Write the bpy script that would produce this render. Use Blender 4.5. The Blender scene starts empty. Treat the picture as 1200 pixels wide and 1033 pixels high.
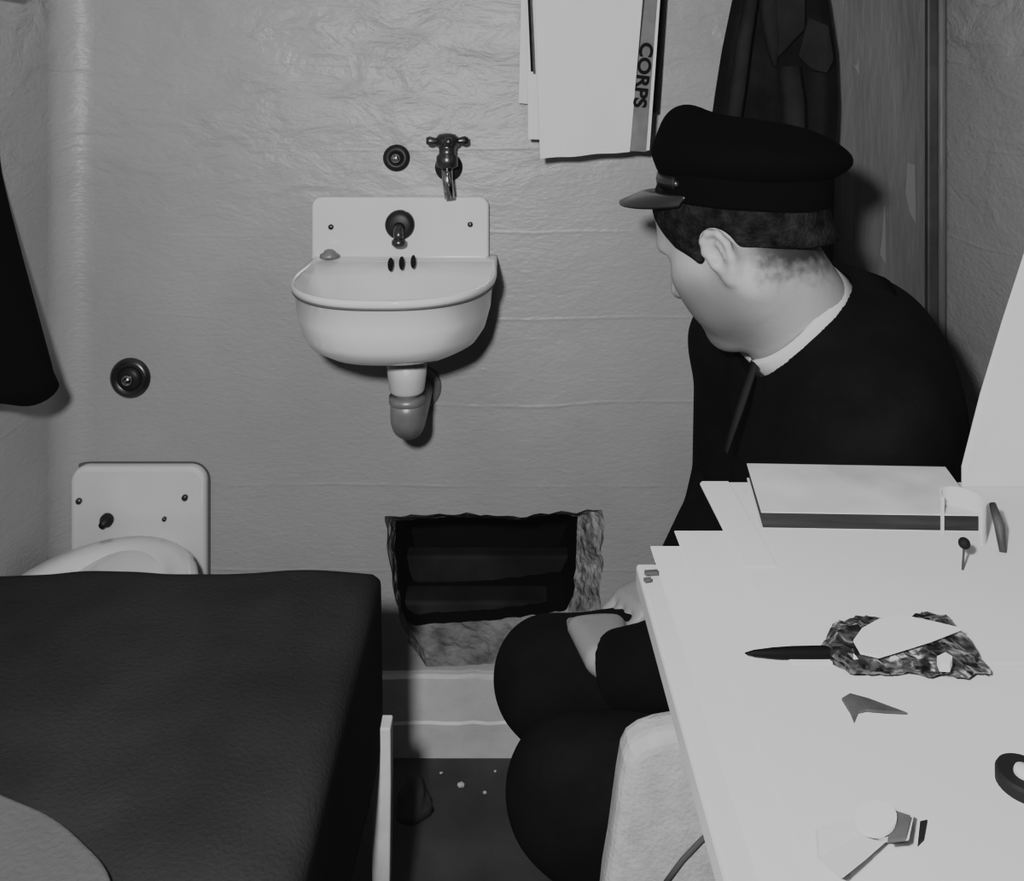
import bpy, bmesh, math, random
import numpy as np
from mathutils import Vector, Matrix, noise as mnoise
random.seed(4)
sc = bpy.context.scene
COL = sc.collection
F, CX, CY, CAMZ = 992.0, 590.0, 110.0, 1.2      # lens in pixels, eye height
BACK, SIDE = 1.55, 0.805                        # back wall distance, half width of the cell

def P(px, py, d):
    return Vector(((px - CX) / F * d, d, CAMZ - (py - CY) / F * d))
def on_plane(px, py, z):
    return P(px, py, (CAMZ - z) * F / (py - CY))

# ------------------------------------------------------------------ materials
def mat(name, v, rough=0.6, var=0.0, scale=8.0, bump=0.0, bscale=40.0, spec=0.4, metal=0.0, stretch=None, vhi=None, coat=0.0):
    m = bpy.data.materials.new(name); m.use_nodes = True
    nt = m.node_tree; b = nt.nodes['Principled BSDF']
    b.inputs['Roughness'].default_value = rough
    b.inputs['Metallic'].default_value = metal
    b.inputs['Specular IOR Level'].default_value = spec
    b.inputs['Coat Weight'].default_value = coat
    b.inputs['Base Color'].default_value = (v, v, v, 1)
    tc = nt.nodes.new('ShaderNodeTexCoord'); mp = nt.nodes.new('ShaderNodeMapping')
    nt.links.new(tc.outputs['Object'], mp.inputs['Vector'])
    if stretch: mp.inputs['Scale'].default_value = stretch
    if var:
        n = nt.nodes.new('ShaderNodeTexNoise'); n.inputs['Scale'].default_value = scale; n.inputs['Detail'].default_value = 6
        r = nt.nodes.new('ShaderNodeValToRGB')
        lo, hi = v * (1 - var), (vhi if vhi else v * (1 + var))
        r.color_ramp.elements[0].position = .3; r.color_ramp.elements[1].position = .7
        r.color_ramp.elements[0].color = (lo, lo, lo, 1); r.color_ramp.elements[1].color = (hi, hi, hi, 1)
        nt.links.new(mp.outputs[0], n.inputs['Vector']); nt.links.new(n.outputs['Fac'], r.inputs[0])
        nt.links.new(r.outputs[0], b.inputs['Base Color'])
    if bump:
        n2 = nt.nodes.new('ShaderNodeTexNoise'); n2.inputs['Scale'].default_value = bscale; n2.inputs['Detail'].default_value = 5
        bp = nt.nodes.new('ShaderNodeBump'); bp.inputs['Strength'].default_value = 1; bp.inputs['Distance'].default_value = bump
        nt.links.new(mp.outputs[0], n2.inputs['Vector']); nt.links.new(n2.outputs['Fac'], bp.inputs['Height'])
        nt.links.new(bp.outputs[0], b.inputs['Normal'])
    return m

def wall_mat(name, v, vs=1.0, lo_spread=.10):
    """painted rough plaster: brushed horizontal ridges, dents, soft sheen"""
    m = bpy.data.materials.new(name); m.use_nodes = True
    nt = m.node_tree; N = nt.nodes.new; L = nt.links.new; b = nt.nodes['Principled BSDF']
    b.inputs['Roughness'].default_value = .42; b.inputs['Specular IOR Level'].default_value = .35
    tc = N('ShaderNodeTexCoord')
    m1 = N('ShaderNodeMapping'); m1.inputs['Scale'].default_value = (1, 1, 2.0); L(tc.outputs['Object'], m1.inputs[0])
    big = N('ShaderNodeTexNoise'); big.inputs['Scale'].default_value = 3.0; big.inputs['Detail'].default_value = 4; L(tc.outputs['Object'], big.inputs[0])
    brush = N('ShaderNodeTexNoise'); brush.inputs['Scale'].default_value = 9; brush.inputs['Detail'].default_value = 7; brush.inputs['Distortion'].default_value = .7; L(m1.outputs[0], brush.inputs[0])
    grain = N('ShaderNodeTexNoise'); grain.inputs['Scale'].default_value = 90; grain.inputs['Detail'].default_value = 4; L(m1.outputs[0], grain.inputs[0])
    amp = N('ShaderNodeTexNoise'); amp.inputs['Scale'].default_value = 2.2; amp.inputs['Detail'].default_value = 2; L(tc.outputs['Object'], amp.inputs[0])
    ramp = N('ShaderNodeMapRange'); ramp.inputs['From Min'].default_value = .4; ramp.inputs['From Max'].default_value = .65; ramp.inputs['To Min'].default_value = .35; L(amp.outputs['Fac'], ramp.inputs['Value'])
    # plaster is rougher higher up the wall
    sep = N('ShaderNodeSeparateXYZ'); L(tc.outputs['Object'], sep.inputs[0])
    hi = N('ShaderNodeMapRange'); hi.inputs['From Min'].default_value = .95; hi.inputs['From Max'].default_value = 1.3; hi.inputs['To Min'].default_value = .30; hi.inputs['To Max'].default_value = 2.3; L(sep.outputs['Z'], hi.inputs['Value'])
    mul0 = N('ShaderNodeMath'); mul0.operation = 'MULTIPLY'; L(ramp.outputs[0], mul0.inputs[0]); L(hi.outputs[0], mul0.inputs[1])
    mul = N('ShaderNodeMath'); mul.operation = 'MULTIPLY'; L(brush.outputs['Fac'], mul.inputs[0]); L(mul0.outputs[0], mul.inputs[1])
    g2 = N('ShaderNodeMath'); g2.operation = 'MULTIPLY'; g2.inputs[1].default_value = .12; L(grain.outputs['Fac'], g2.inputs[0])
    ad = N('ShaderNodeMath'); ad.operation = 'ADD'; L(mul.outputs[0], ad.inputs[0]); L(g2.outputs[0], ad.inputs[1])
    wz = N('ShaderNodeMath'); wz.operation = 'MULTIPLY_ADD'; wz.inputs[1].default_value = .05; L(amp.outputs['Fac'], wz.inputs[0]); L(sep.outputs['Z'], wz.inputs[2])
    dv = N('ShaderNodeMath'); dv.operation = 'MULTIPLY_ADD'; dv.inputs[1].default_value = 1 / .155; dv.inputs[2].default_value = -.27; L(wz.outputs[0], dv.inputs[0])
    fr = N('ShaderNodeMath'); fr.operation = 'PINGPONG'; fr.inputs[1].default_value = .5; L(dv.outputs[0], fr.inputs[0])
    sm_ = N('ShaderNodeMapRange'); sm_.interpolation_type = 'SMOOTHSTEP'; sm_.inputs['From Max'].default_value = .03; sm_.inputs['To Min'].default_value = .07; sm_.inputs['To Max'].default_value = 0; L(fr.outputs[0], sm_.inputs['Value'])
    msk = N('ShaderNodeMapRange'); msk.inputs['From Min'].default_value = .42; msk.inputs['From Max'].default_value = .6; L(big.outputs['Fac'], msk.inputs['Value'])
    smm = N('ShaderNodeMath'); smm.operation = 'MULTIPLY'; L(sm_.outputs[0], smm.inputs[0]); L(msk.outputs[0], smm.inputs[1])
    ad2 = N('ShaderNodeMath'); ad2.operation = 'ADD'; L(ad.outputs[0], ad2.inputs[0]); L(smm.outputs[0], ad2.inputs[1]); ad = ad2
    bp = N('ShaderNodeBump'); bp.inputs['Distance'].default_value = .011 * vs; bp.inputs['Strength'].default_value = .9; L(ad.outputs[0], bp.inputs['Height']); L(bp.outputs[0], b.inputs['Normal'])
    cr = N('ShaderNodeValToRGB'); cr.color_ramp.elements[0].position = .3; cr.color_ramp.elements[1].position = .72
    a, c = v * (1 - lo_spread), v * (1 + lo_spread)
    cr.color_ramp.elements[0].color = (a, a, a, 1); cr.color_ramp.elements[1].color = (c, c, c, 1)
    L(big.outputs['Fac'], cr.inputs[0]); L(cr.outputs[0], b.inputs['Base Color'])
    return m

M = dict(
    wall=wall_mat('painted_plaster', .34), wall_right=wall_mat('painted_plaster_side', .30, 1.3),
    dark_panel=mat('dark_panel_grey', .105, .5, .25, 5, .002, 30, stretch=(4, 4, .6)),
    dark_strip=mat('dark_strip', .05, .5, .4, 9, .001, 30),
    floor=mat('floor_concrete', .055, .75, .3, 7, .001, 60),
    base=mat('base_paint', .60, .5, .12, 9, .003, 22),
    ceiling=mat('ceiling_paint', .5, .8, .05),
    rubble=mat('broken_concrete', .2, .95, .75, 34, .012, 60, vhi=.55),
    ledge=mat('broken_concrete_ledge', .20, .95, .5, 22, .010, 40, vhi=.30),
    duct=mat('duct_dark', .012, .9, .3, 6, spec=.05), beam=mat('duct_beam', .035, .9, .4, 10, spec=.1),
    enamel=mat('white_enamel', .62, .14, .04, 3, spec=.5, coat=.4),
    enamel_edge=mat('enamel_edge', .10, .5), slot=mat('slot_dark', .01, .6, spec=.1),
    rust=mat('dull_metal', .018, .45, .3, 30, metal=0, spec=.3), chrome=mat('chrome', .42, .18, metal=1.0),
    darkmetal=mat('dark_metal', .09, .3, .3, 20, metal=.8), pipe=mat('painted_pipe', .5, .4, .1, 10),
    trapmetal=mat('trap_metal', .2, .4, .25, 20, metal=.3),
    towel=mat('towel_cloth', .60, .95, .04, 12, .0012, 160, spec=.1), band=mat('towel_band', .16, .9, .2, 30, spec=.1), ink_and_shadow=mat('ink_and_shadow', .012, .9, spec=.1),
    coat=mat('coat_cloth', .012, .9, .4, 14, .002, 120, spec=.15), coat2=mat('coat_lapel', .020, .9, .3, 14, .001, 120, spec=.15),
    garment=mat('hung_garment', .004, .95, spec=.05),
    jacket=mat('uniform_jacket', .006, .9, .3, 20, .001, 200, spec=.12), trousers=mat('uniform_trousers', .0085, .9, .3, 16, .001, 160, spec=.12),
    cap=mat('cap_felt', .003, .95, spec=.05), visor=mat('visor_leather', .02, .3, spec=.5), capband=mat('cap_strap', .018, .45, spec=.4),
    skin=mat('skin', .30, .5, .07, 30, .0006, 180, spec=.35), hair=mat('hair', .007, .8, .6, 60, .004, 240, spec=.1, vhi=.022),
    shirt=mat('shirt_white', .5, .8), shoe=mat('shoe_leather', .01, .35),
    blanket=mat('wool_blanket', .024, .97, .2, 7, .0012, 240, spec=.08), fold=mat('grey_wool', .095, .97, .12, 9, .001, 200, spec=.08),
    sheet=mat('bed_paint', .55, .5, .12, 20), mattress=mat('mattress_ticking', .3, .9, .1, 20),
    table=mat('table_paint', .46, .5, .05, 9), paper=mat('paper', .58, .75, .03, 10, spec=.2), paper2=mat('paper_cool', .54, .75, .03, 10, spec=.2),
    board=mat('paper_edge', .5, .8, .05, 20), cover=mat('book_cover', .50, .6, .16, 16, spec=.3), pages=mat('page_edges', .018, .8, .5, 60, stretch=(.2, 1, 3)),
    cushion=mat('chair_cloth', .30, .95, .10, 60, .0008, 260, spec=.1), seam=mat('seam', .05, .9),
    blade=mat('black_handle', .004, .7, spec=.1), scrap=mat('dark_scrap', .05, .6, .5, 40), pack=mat('pale_pack', .46, .5, .18, 30), oval=mat('white_card', .66, .7),
    disc=mat('black_disc', .01, .7, spec=.15), grey=mat('grey_rag', .07, .9, .3, 20), white_chip=mat('plaster_white', .55, .9), wood=mat('stool_wood', .08, .6, .2, 10),
)
def wrapper_mat():
    m = bpy.data.materials.new('crinkled_film'); m.use_nodes = True
    nt = m.node_tree; N = nt.nodes.new; L = nt.links.new; b = nt.nodes['Principled BSDF']
    tc = N('ShaderNodeTexCoord'); mp = N('ShaderNodeMapping'); mp.inputs['Scale'].default_value = (1, 2.2, 1); L(tc.outputs['Object'], mp.inputs[0])
    n = N('ShaderNodeTexNoise'); n.inputs['Scale'].default_value = 42; n.inputs['Detail'].default_value = 3; n.inputs['Distortion'].default_value = 1.6; L(mp.outputs[0], n.inputs[0])
    r = N('ShaderNodeValToRGB'); e = r.color_ramp.elements
    e[0].position = .46; e[0].color = (.008, .008, .008, 1); e[1].position = .72; e[1].color = (.42, .42, .42, 1)
    k = e.new(.57); k.color = (.05, .05, .05, 1)
    L(n.outputs['Fac'], r.inputs[0]); L(r.outputs[0], b.inputs['Base Color'])
    b.inputs['Roughness'].default_value = .22; b.inputs['Coat Weight'].default_value = .5
    return m
M['film'] = wrapper_mat()
def skin_mat():
    m = bpy.data.materials.new('skin_stubble_shade'); m.use_nodes = True
    nt = m.node_tree; N = nt.nodes.new; L = nt.links.new; b = nt.nodes['Principled BSDF']
    b.inputs['Roughness'].default_value = .5; b.inputs['Specular IOR Level'].default_value = .3
    tc = N('ShaderNodeTexCoord'); nz = N('ShaderNodeTexNoise'); nz.inputs['Scale'].default_value = 70; nz.inputs['Detail'].default_value = 6; L(tc.outputs['Object'], nz.inputs[0])
    sep = N('ShaderNodeSeparateXYZ'); L(tc.outputs['Object'], sep.inputs[0])
    nm = N('ShaderNodeMath'); nm.operation = 'MULTIPLY_ADD'; nm.inputs[1].default_value = .05; nm.inputs[2].default_value = -.025; L(nz.outputs['Fac'], nm.inputs[0])
    zz = N('ShaderNodeMath'); zz.operation = 'ADD'; L(sep.outputs['Z'], zz.inputs[0]); L(nm.outputs[0], zz.inputs[1])
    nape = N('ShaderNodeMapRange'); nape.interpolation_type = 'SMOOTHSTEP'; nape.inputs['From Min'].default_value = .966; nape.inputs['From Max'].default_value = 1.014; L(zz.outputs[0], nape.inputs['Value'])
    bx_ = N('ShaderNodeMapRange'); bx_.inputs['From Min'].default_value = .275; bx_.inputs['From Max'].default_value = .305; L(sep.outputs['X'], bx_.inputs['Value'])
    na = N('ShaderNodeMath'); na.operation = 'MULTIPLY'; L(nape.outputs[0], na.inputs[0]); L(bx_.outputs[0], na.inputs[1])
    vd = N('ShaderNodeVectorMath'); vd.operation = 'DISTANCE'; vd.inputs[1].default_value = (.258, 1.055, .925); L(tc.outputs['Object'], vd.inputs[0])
    jaw_shade = N('ShaderNodeMapRange'); jaw_shade.interpolation_type = 'SMOOTHSTEP'; jaw_shade.inputs['From Min'].default_value = .025; jaw_shade.inputs['From Max'].default_value = .085; jaw_shade.inputs['To Min'].default_value = .6; jaw_shade.inputs['To Max'].default_value = 0; L(vd.outputs['Value'], jaw_shade.inputs['Value'])  # grazing shade on jaw and cheek, put into the skin colour
    mx = N('ShaderNodeMath'); mx.operation = 'MAXIMUM'; L(na.outputs[0], mx.inputs[0]); L(jaw_shade.outputs[0], mx.inputs[1])
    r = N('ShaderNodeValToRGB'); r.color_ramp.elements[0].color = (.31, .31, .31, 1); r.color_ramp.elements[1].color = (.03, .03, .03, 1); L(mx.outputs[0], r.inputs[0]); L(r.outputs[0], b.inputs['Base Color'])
    bp = N('ShaderNodeBump'); bp.inputs['Distance'].default_value = .0006; L(nz.outputs['Fac'], bp.inputs['Height']); L(bp.outputs[0], b.inputs['Normal'])
    return m
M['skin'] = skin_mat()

# ------------------------------------------------------------------ helpers
def obj(name, bm, m, parent=None, smooth=False, bevel=0, seg=2, sub=0):
    me = bpy.data.meshes.new(name); bmesh.ops.recalc_face_normals(bm, faces=bm.faces); bm.to_mesh(me); bm.free()
    o = bpy.data.objects.new(name, me); COL.objects.link(o)
    for mm in (m if isinstance(m, (list, tuple)) else [m]): me.materials.append(mm)
    if smooth:
        for p in me.polygons: p.use_smooth = True
    if bevel:
        b = o.modifiers.new('bevel', 'BEVEL'); b.width = bevel; b.segments = seg; b.limit_method = 'ANGLE'
    if sub:
        s = o.modifiers.new('sub', 'SUBSURF'); s.levels = sub; s.render_levels = sub
    if parent: attach(o, parent)
    return o
def attach(o, parent):
    o.parent = parent
    org = parent['_org'] if '_org' in parent else None
    o.matrix_parent_inverse = Matrix.Translation(-Vector(org)) if org is not None else Matrix()
def tag(o, label, cat, group=None, kind=None):
    o['label'] = label; o['category'] = cat
    if group: o['group'] = group
    if kind: o['kind'] = kind
    return o
ROOTS = []
def thing(name, label, cat, loc, group=None):
    o = bpy.data.objects.new(name, None); COL.objects.link(o); o.location = loc; o.empty_display_size = .05
    o['_org'] = list(loc); ROOTS.append(o)
    return tag(o, label, cat, group)
def bx(bm, x0, x1, y0, y1, z0, z1):
    v = [bm.verts.new((x, y, z)) for x in (x0, x1) for y in (y0, y1) for z in (z0, z1)]
    for f in ((0, 1, 3, 2), (4, 6, 7, 5), (0, 4, 5, 1), (2, 3, 7, 6), (0, 2, 6, 4), (1, 5, 7, 3)): bm.faces.new([v[i] for i in f])
    return v
def box(*a):
    bm = bmesh.new(); bx(bm, *a); return bm
def loft(bm, rings, cap0=True, cap1=True, closed=True):
    R = [[bm.verts.new(p) for p in r] for r in rings]
    n = len(R[0])
    for a, b in zip(R, R[1:]):
        for i in range(n if closed else n - 1):
            j = (i + 1) % n
            bm.faces.new((a[i], a[j], b[j], b[i]))
    if closed and cap0: bm.faces.new(list(reversed(R[0])))
    if closed and cap1: bm.faces.new(R[-1])
    return R
def frame_of(d):
    d = Vector(d).normalized(); u = Vector((0, 0, 1)) if abs(d.z) < .9 else Vector((1, 0, 0))
    s = d.cross(u).normalized(); return s, s.cross(d).normalized()
def tube(bm, pts, rad, n=14):
    pts = [Vector(p) for p in pts]; rr = rad if isinstance(rad, (list, tuple)) else [rad] * len(pts)
    rings = []; pu = None
    for i, p in enumerate(pts):
        d = (pts[min(i + 1, len(pts) - 1)] - pts[max(i - 1, 0)]).normalized()
        if pu is None: s, u = frame_of(d)
        else:
            u = (pu - d * pu.dot(d)).normalized(); s = d.cross(u).normalized()
        pu = u
        rings.append([p + (s * math.cos(a) + u * math.sin(a)) * rr[i] for a in [2 * math.pi * k / n for k in range(n)]])
    loft(bm, rings); return bm
def lathe(bm, c, axis, prof, n=32):
    """prof = [(distance along axis, radius)]"""
    c = Vector(c); d = Vector(axis).normalized(); s, u = frame_of(d)
    loft(bm, [[c + d * t + (s * math.cos(a) + u * math.sin(a)) * max(r, 1e-4) for a in [2 * math.pi * k / n for k in range(n)]] for t, r in prof])
    return bm
def prism(bm, pts, vec):
    vec = Vector(vec); a = [bm.verts.new(p) for p in pts]; b = [bm.verts.new(Vector(p) + vec) for p in pts]
    n = len(a); bm.faces.new(a); bm.faces.new(list(reversed(b)))
    for i in range(n): bm.faces.new((a[i], b[i], b[(i + 1) % n], a[(i + 1) % n]))
    return bm
def round_rect(x0, x1, z0, z1, r, corners=(1, 1, 1, 1), n=6):
    out = []   # order: bottom-left, bottom-right, top-right, top-left
    for (cx, cz, a0, on, ex, ez) in ((x0 + r, z0 + r, 180, corners[0], x0, z0), (x1 - r, z0 + r, 270, corners[1], x1, z0), (x1 - r, z1 - r, 0, corners[2], x1, z1), (x0 + r, z1 - r, 90, corners[3], x0, z1)):
        if on:
            for k in range(n + 1):
                a = math.radians(a0 + 90 * k / n); out.append((cx + r * math.cos(a), cz + r * math.sin(a)))
        else: out.append((ex, ez))
    return out
def struct(name, bm, m, **k):
    o = obj(name, bm, m, **k); o['kind'] = 'structure'; return o

# ------------------------------------------------------------------ signed distance modelling (organic, continuous surfaces)
class Vol:
    def __init__(s, lo, hi, res):
        s.lo = np.array(lo, np.float32); s.res = res
        s.n = np.ceil((np.array(hi) - s.lo) / res).astype(int) + 1
        s.v = np.full(s.n, .5, np.float32)
    def win(s, lo, hi):
        i0 = np.maximum(((np.array(lo) - s.lo) / s.res).astype(int) - 1, 0); i1 = np.minimum(((np.array(hi) - s.lo) / s.res).astype(int) + 3, s.n)
        sl = tuple(slice(a, b) for a, b in zip(i0, i1))
        g = [(s.lo[k] + np.arange(i0[k], i1[k]) * s.res).astype(np.float32) for k in range(3)]
        return sl, g[0][:, None, None], g[1][None, :, None], g[2][None, None, :]
    def comb(s, sl, d, k, op):
        a = s.v[sl]
        if op == 'add':
            h = np.maximum(k - np.abs(a - d), 0) / k if k > 0 else 0
            s.v[sl] = np.minimum(a, d) - h * h * k * .25
        else:
            h = np.maximum(k - np.abs(a + d), 0) / k if k > 0 else 0
            s.v[sl] = np.maximum(a, -d) + h * h * k * .25
    def cap(s, a, b, ra, rb, k=.02, op='add'):
        a = np.array(a, np.float32); b = np.array(b, np.float32); m = max(ra, rb) + k + .02
        sl, X, Y, Z = s.win(np.minimum(a, b) - m, np.maximum(a, b) + m)
        if min(s.v[sl].shape) == 0: return
        ab = b - a; L = float(ab @ ab) + 1e-9
        t = np.clip(((X - a[0]) * ab[0] + (Y - a[1]) * ab[1] + (Z - a[2]) * ab[2]) / L, 0, 1)
        d = np.sqrt((X - a[0] - t * ab[0]) ** 2 + (Y - a[1] - t * ab[1]) ** 2 + (Z - a[2] - t * ab[2]) ** 2) - (ra + (rb - ra) * t)
        s.comb(sl, d, k, op)
    def ell(s, c, r, ax=None, k=.02, op='add'):
        c = np.array(c, np.float32); m = max(r) + k + .02
        sl, X, Y, Z = s.win(c - m, c + m)
        if min(s.v[sl].shape) == 0: return
        ax = ax if ax is not None else ((1, 0, 0), (0, 1, 0), (0, 0, 1))
        q = [((X - c[0]) * u[0] + (Y - c[1]) * u[1] + (Z - c[2]) * u[2]) for u in ax]
        k0 = np.sqrt(sum((q[i] / r[i]) ** 2 for i in range(3))); k1 = np.sqrt(sum((q[i] / r[i] ** 2) ** 2 for i in range(3))) + 1e-6
        s.comb(sl, k0 * (k0 - 1) / k1, k, op)
    def cut(s, p, n, k=.004):
        """remove everything on the side n points to"""
        X = (s.lo[0] + np.arange(s.n[0]) * s.res)[:, None, None]; Y = (s.lo[1] + np.arange(s.n[1]) * s.res)[None, :, None]; Z = (s.lo[2] + np.arange(s.n[2]) * s.res)[None, None, :]
        d = ((X - p[0]) * n[0] + (Y - p[1]) * n[1] + (Z - p[2]) * n[2]).astype(np.float32)
        h = np.maximum(k - np.abs(s.v - d), 0) / k
        s.v = np.maximum(s.v, d) + h * h * k * .25
    def mesh(s, name, m, parent):
        v = s.v; nx, ny, nz = v.shape; ins = v < 0
        c = np.zeros((nx - 1, ny - 1, nz - 1), np.int8)
        for i in (0, 1):
            for j in (0, 1):
                for k in (0, 1): c += ins[i:nx - 1 + i, j:ny - 1 + j, k:nz - 1 + k]
        act = (c > 0) & (c < 8); idx = np.full(act.shape, -1, np.int64); ijk = np.argwhere(act); idx[act] = np.arange(len(ijk))
        acc = np.zeros((len(ijk), 3)); cnt = np.zeros(len(ijk))
        corner = [np.array(q) for q in ((0,0,0),(1,0,0),(0,1,0),(1,1,0),(0,0,1),(1,0,1),(0,1,1),(1,1,1))]
        val = [v[tuple((ijk + q).T)] for q in corner]
        for a in range(8):
            for b in range(a + 1, 8):
                if np.abs(corner[a] - corner[b]).sum() != 1: continue
                x = (val[a] < 0) != (val[b] < 0); t = np.where(x, val[a] / np.where(x, val[a] - val[b], 1), 0)
                acc[x] += (corner[a] + t[:, None] * (corner[b] - corner[a]))[x]; cnt[x] += 1
        pos = (ijk + acc / cnt[:, None]) * s.res + s.lo
        quads = []
        for ax in range(3):
            o1, o2 = [(1, 2), (2, 0), (0, 1)][ax]
            A = [slice(None)] * 3; B = [slice(None)] * 3; A[ax] = slice(0, -1); B[ax] = slice(1, None)
            x = np.argwhere(ins[tuple(A)] != ins[tuple(B)])
            x = x[(x[:, o1] > 0) & (x[:, o2] > 0) & (x[:, o1] < v.shape[o1] - 1) & (x[:, o2] < v.shape[o2] - 1)]
            e1 = np.zeros(3, int); e1[o1] = 1; e2 = np.zeros(3, int); e2[o2] = 1
            q = np.stack([idx[tuple((x - e1 - e2).T)], idx[tuple((x - e2).T)], idx[tuple(x.T)], idx[tuple((x - e1).T)]], 1)
            flip = ~ins[tuple(x.T)]; q[flip] = q[flip][:, ::-1]; quads.append(q)
        q = np.concatenate(quads)
        me = bpy.data.meshes.new(name); me.vertices.add(len(pos)); me.vertices.foreach_set('co', pos.astype(np.float32).ravel())
        me.loops.add(q.size); me.loops.foreach_set('vertex_index', q.ravel().astype(np.int32))
        me.polygons.add(len(q)); me.polygons.foreach_set('loop_start', np.arange(0, q.size, 4, dtype=np.int32))
        me.polygons.foreach_set('use_smooth', np.ones(len(q), bool)); me.update(calc_edges=True); me.validate()
        me.materials.append(m); o = bpy.data.objects.new(name, me); COL.objects.link(o)
        if parent: attach(o, parent)
        return o

# ================================================================== THE CELL
struct('floor', box(-.9, .9, -.9, 1.9, -.05, 0), M['floor'])
struct('ceiling', box(-.9, .9, -.9, 1.9, 2.15, 2.2), M['ceiling'])
struct('wall_left', box(-SIDE - .08, -SIDE, -.9, BACK, 0, 2.15), M['wall'])
struct('wall_right', box(SIDE, SIDE + .08, -.9, BACK, 0, 2.15), M['wall_right'])

def jag(pts, step, amp, seed):
    out = []; n = len(pts)
    for i in range(n):
        a, b = Vector(pts[i]), Vector(pts[(i + 1) % n]); k = max(1, int((b - a).length / step))
        for j in range(k):
            q = a.lerp(b, j / k)
            e = Vector((mnoise.noise((q.x * 40 + seed, q.z * 40, 1)), 0, mnoise.noise((q.x * 40, q.z * 40 + seed, 7)))) * amp
            out.append(q + e)
    return out
outer_px = [(452, 606), (530, 602), (610, 606), (650, 600), (706, 599), (706, 650), (703, 722), (690, 752), (640, 772), (560, 780), (500, 782), (478, 752), (462, 700), (455, 655)]
outer = jag([P(x, y, BACK) for x, y in outer_px], .012, .006, 3)
def hole_ring(sx, sz, y, cen, amp, seed):
    r = []
    for q in outer: r.append(Vector((cen.x + (q.x - cen.x) * sx, y, cen.z + (q.z - cen.z) * sz)))
    return r
bm = bmesh.new()
x0, x1, z0, z1 = -SIDE, SIDE, 0.0, 2.15
ov = [bm.verts.new(p) for p in ((x0, BACK, z0), (x1, BACK, z0), (x1, BACK, z1), (x0, BACK, z1))]
iv = [bm.verts.new(p) for p in outer]
ed = [bm.edges.new((ov[i], ov[(i + 1) % 4])) for i in range(4)] + [bm.edges.new((iv[i], iv[(i + 1) % len(iv)])) for i in range(len(iv))]
bmesh.ops.triangle_fill(bm, use_beauty=True, use_dissolve=False, edges=ed)
wall_back = bpy.data.objects.new('wall_back', bpy.data.meshes.new('wall_back')); COL.objects.link(wall_back)
bm.normal_update()
for f in bm.faces:
    if f.normal.y > 0: f.normal_flip()
bm.to_mesh(wall_back.data); bm.free(); wall_back.data.materials.append(M['wall']); wall_back['kind'] = 'structure'
# inner opening, deeper in the wall
inner_px = [(463, 611), (530, 606), (610, 609), (650, 603), (677, 605), (675, 650), (672, 700), (665, 714), (630, 721), (560, 728), (490, 733), (474, 728), (466, 690), (463, 650)]
# real opening behind the face: taper from the outer outline to the inner one
DEEP = 1.625
def resample(pts, ref_pts, n_out):
    return pts
def jag2(pxs, d, seed):
    """same vertex count as `outer` by using the same subdivision counts"""
    out = []; n = len(outer_px)
    for i in range(n):
        a, b = P(*outer_px[i], BACK), P(*outer_px[(i + 1) % n], BACK); k = max(1, int((b - a).length / .012))
        c, e = P(*pxs[i], d), P(*pxs[(i + 1) % n], d)
        for j in range(k):
            q = c.lerp(e, j / k)
            out.append(q + Vector((mnoise.noise((q.x * 50 + seed, q.z * 50, 1)), 0, mnoise.noise((q.x * 50, q.z * 50 + seed, 7)))) * .004)
    return out
inner = jag2(inner_px, DEEP, 9)
rings = [outer]
NR = 9
for k in range(1, NR + 1):
    t = k / NR; r = []
    for a, b in zip(outer, inner):
        q = a.lerp(b, t)
        if k < NR:
            e = mnoise.noise(q * 45) * .007 + mnoise.noise(q * 110) * .004
            q = q + Vector((e * .5, abs(e) * 1.1, e))
        r.append(q)
    rings.append(r)
bm = bmesh.new(); loft(bm, rings, False, False); o = obj('hole_edge', bm, [M['rubble'], M['ledge']], wall_back)
for p in o.data.polygons:
    if p.center.z < .545 and p.center.x < .055: p.material_index = 1
o['label'] = 'crumbled concrete edge of the hole'
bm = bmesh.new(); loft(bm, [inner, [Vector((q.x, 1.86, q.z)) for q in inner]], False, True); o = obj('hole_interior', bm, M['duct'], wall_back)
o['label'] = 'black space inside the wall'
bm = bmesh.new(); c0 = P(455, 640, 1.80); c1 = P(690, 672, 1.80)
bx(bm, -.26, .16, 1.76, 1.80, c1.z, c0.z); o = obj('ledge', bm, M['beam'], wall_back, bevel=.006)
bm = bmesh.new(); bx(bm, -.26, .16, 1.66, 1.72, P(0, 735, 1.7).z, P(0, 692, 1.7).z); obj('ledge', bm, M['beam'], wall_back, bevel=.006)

bm = bmesh.new()
bz = CAMZ - (786 - CY) / F * BACK
prof = [(0, 0), (-.022, 0), (-.022, bz - .083), (-.019, bz - .079), (-.017, bz - .004), (-.010, bz), (0, bz)]
for a, b in ((-SIDE, SIDE),):
    N = 60; rings = []
    for i in range(N + 1):
        x = a + (b - a) * i / N
        rings.append([Vector((x, BACK + y + (mnoise.noise((x * 22, z * 9, 3)) * .0025 if 0 < z < bz else 0), z + (mnoise.noise((x * 30, 5, z)) * .004 if z > .02 else 0))) for y, z in prof])
    loft(bm, rings)
struct('baseboard_back', bm, M['base'])

bm = bmesh.new(); rc = .055
arc = [Vector((-SIDE + rc - rc * math.cos(a), BACK - rc + rc * math.sin(a), 0)) for a in [math.radians(q) for q in range(0, 91, 6)]]
loft(bm, [[Vector((p.x, p.y, z_)) for p in arc] for z_ in (0, 2.15)], False, False, False)
o = struct('trim_4', bm, M['wall'], smooth=True)
if sum(p.normal.x - p.normal.y for p in o.data.polygons) < 0: o.data.flip_normals()
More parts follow.
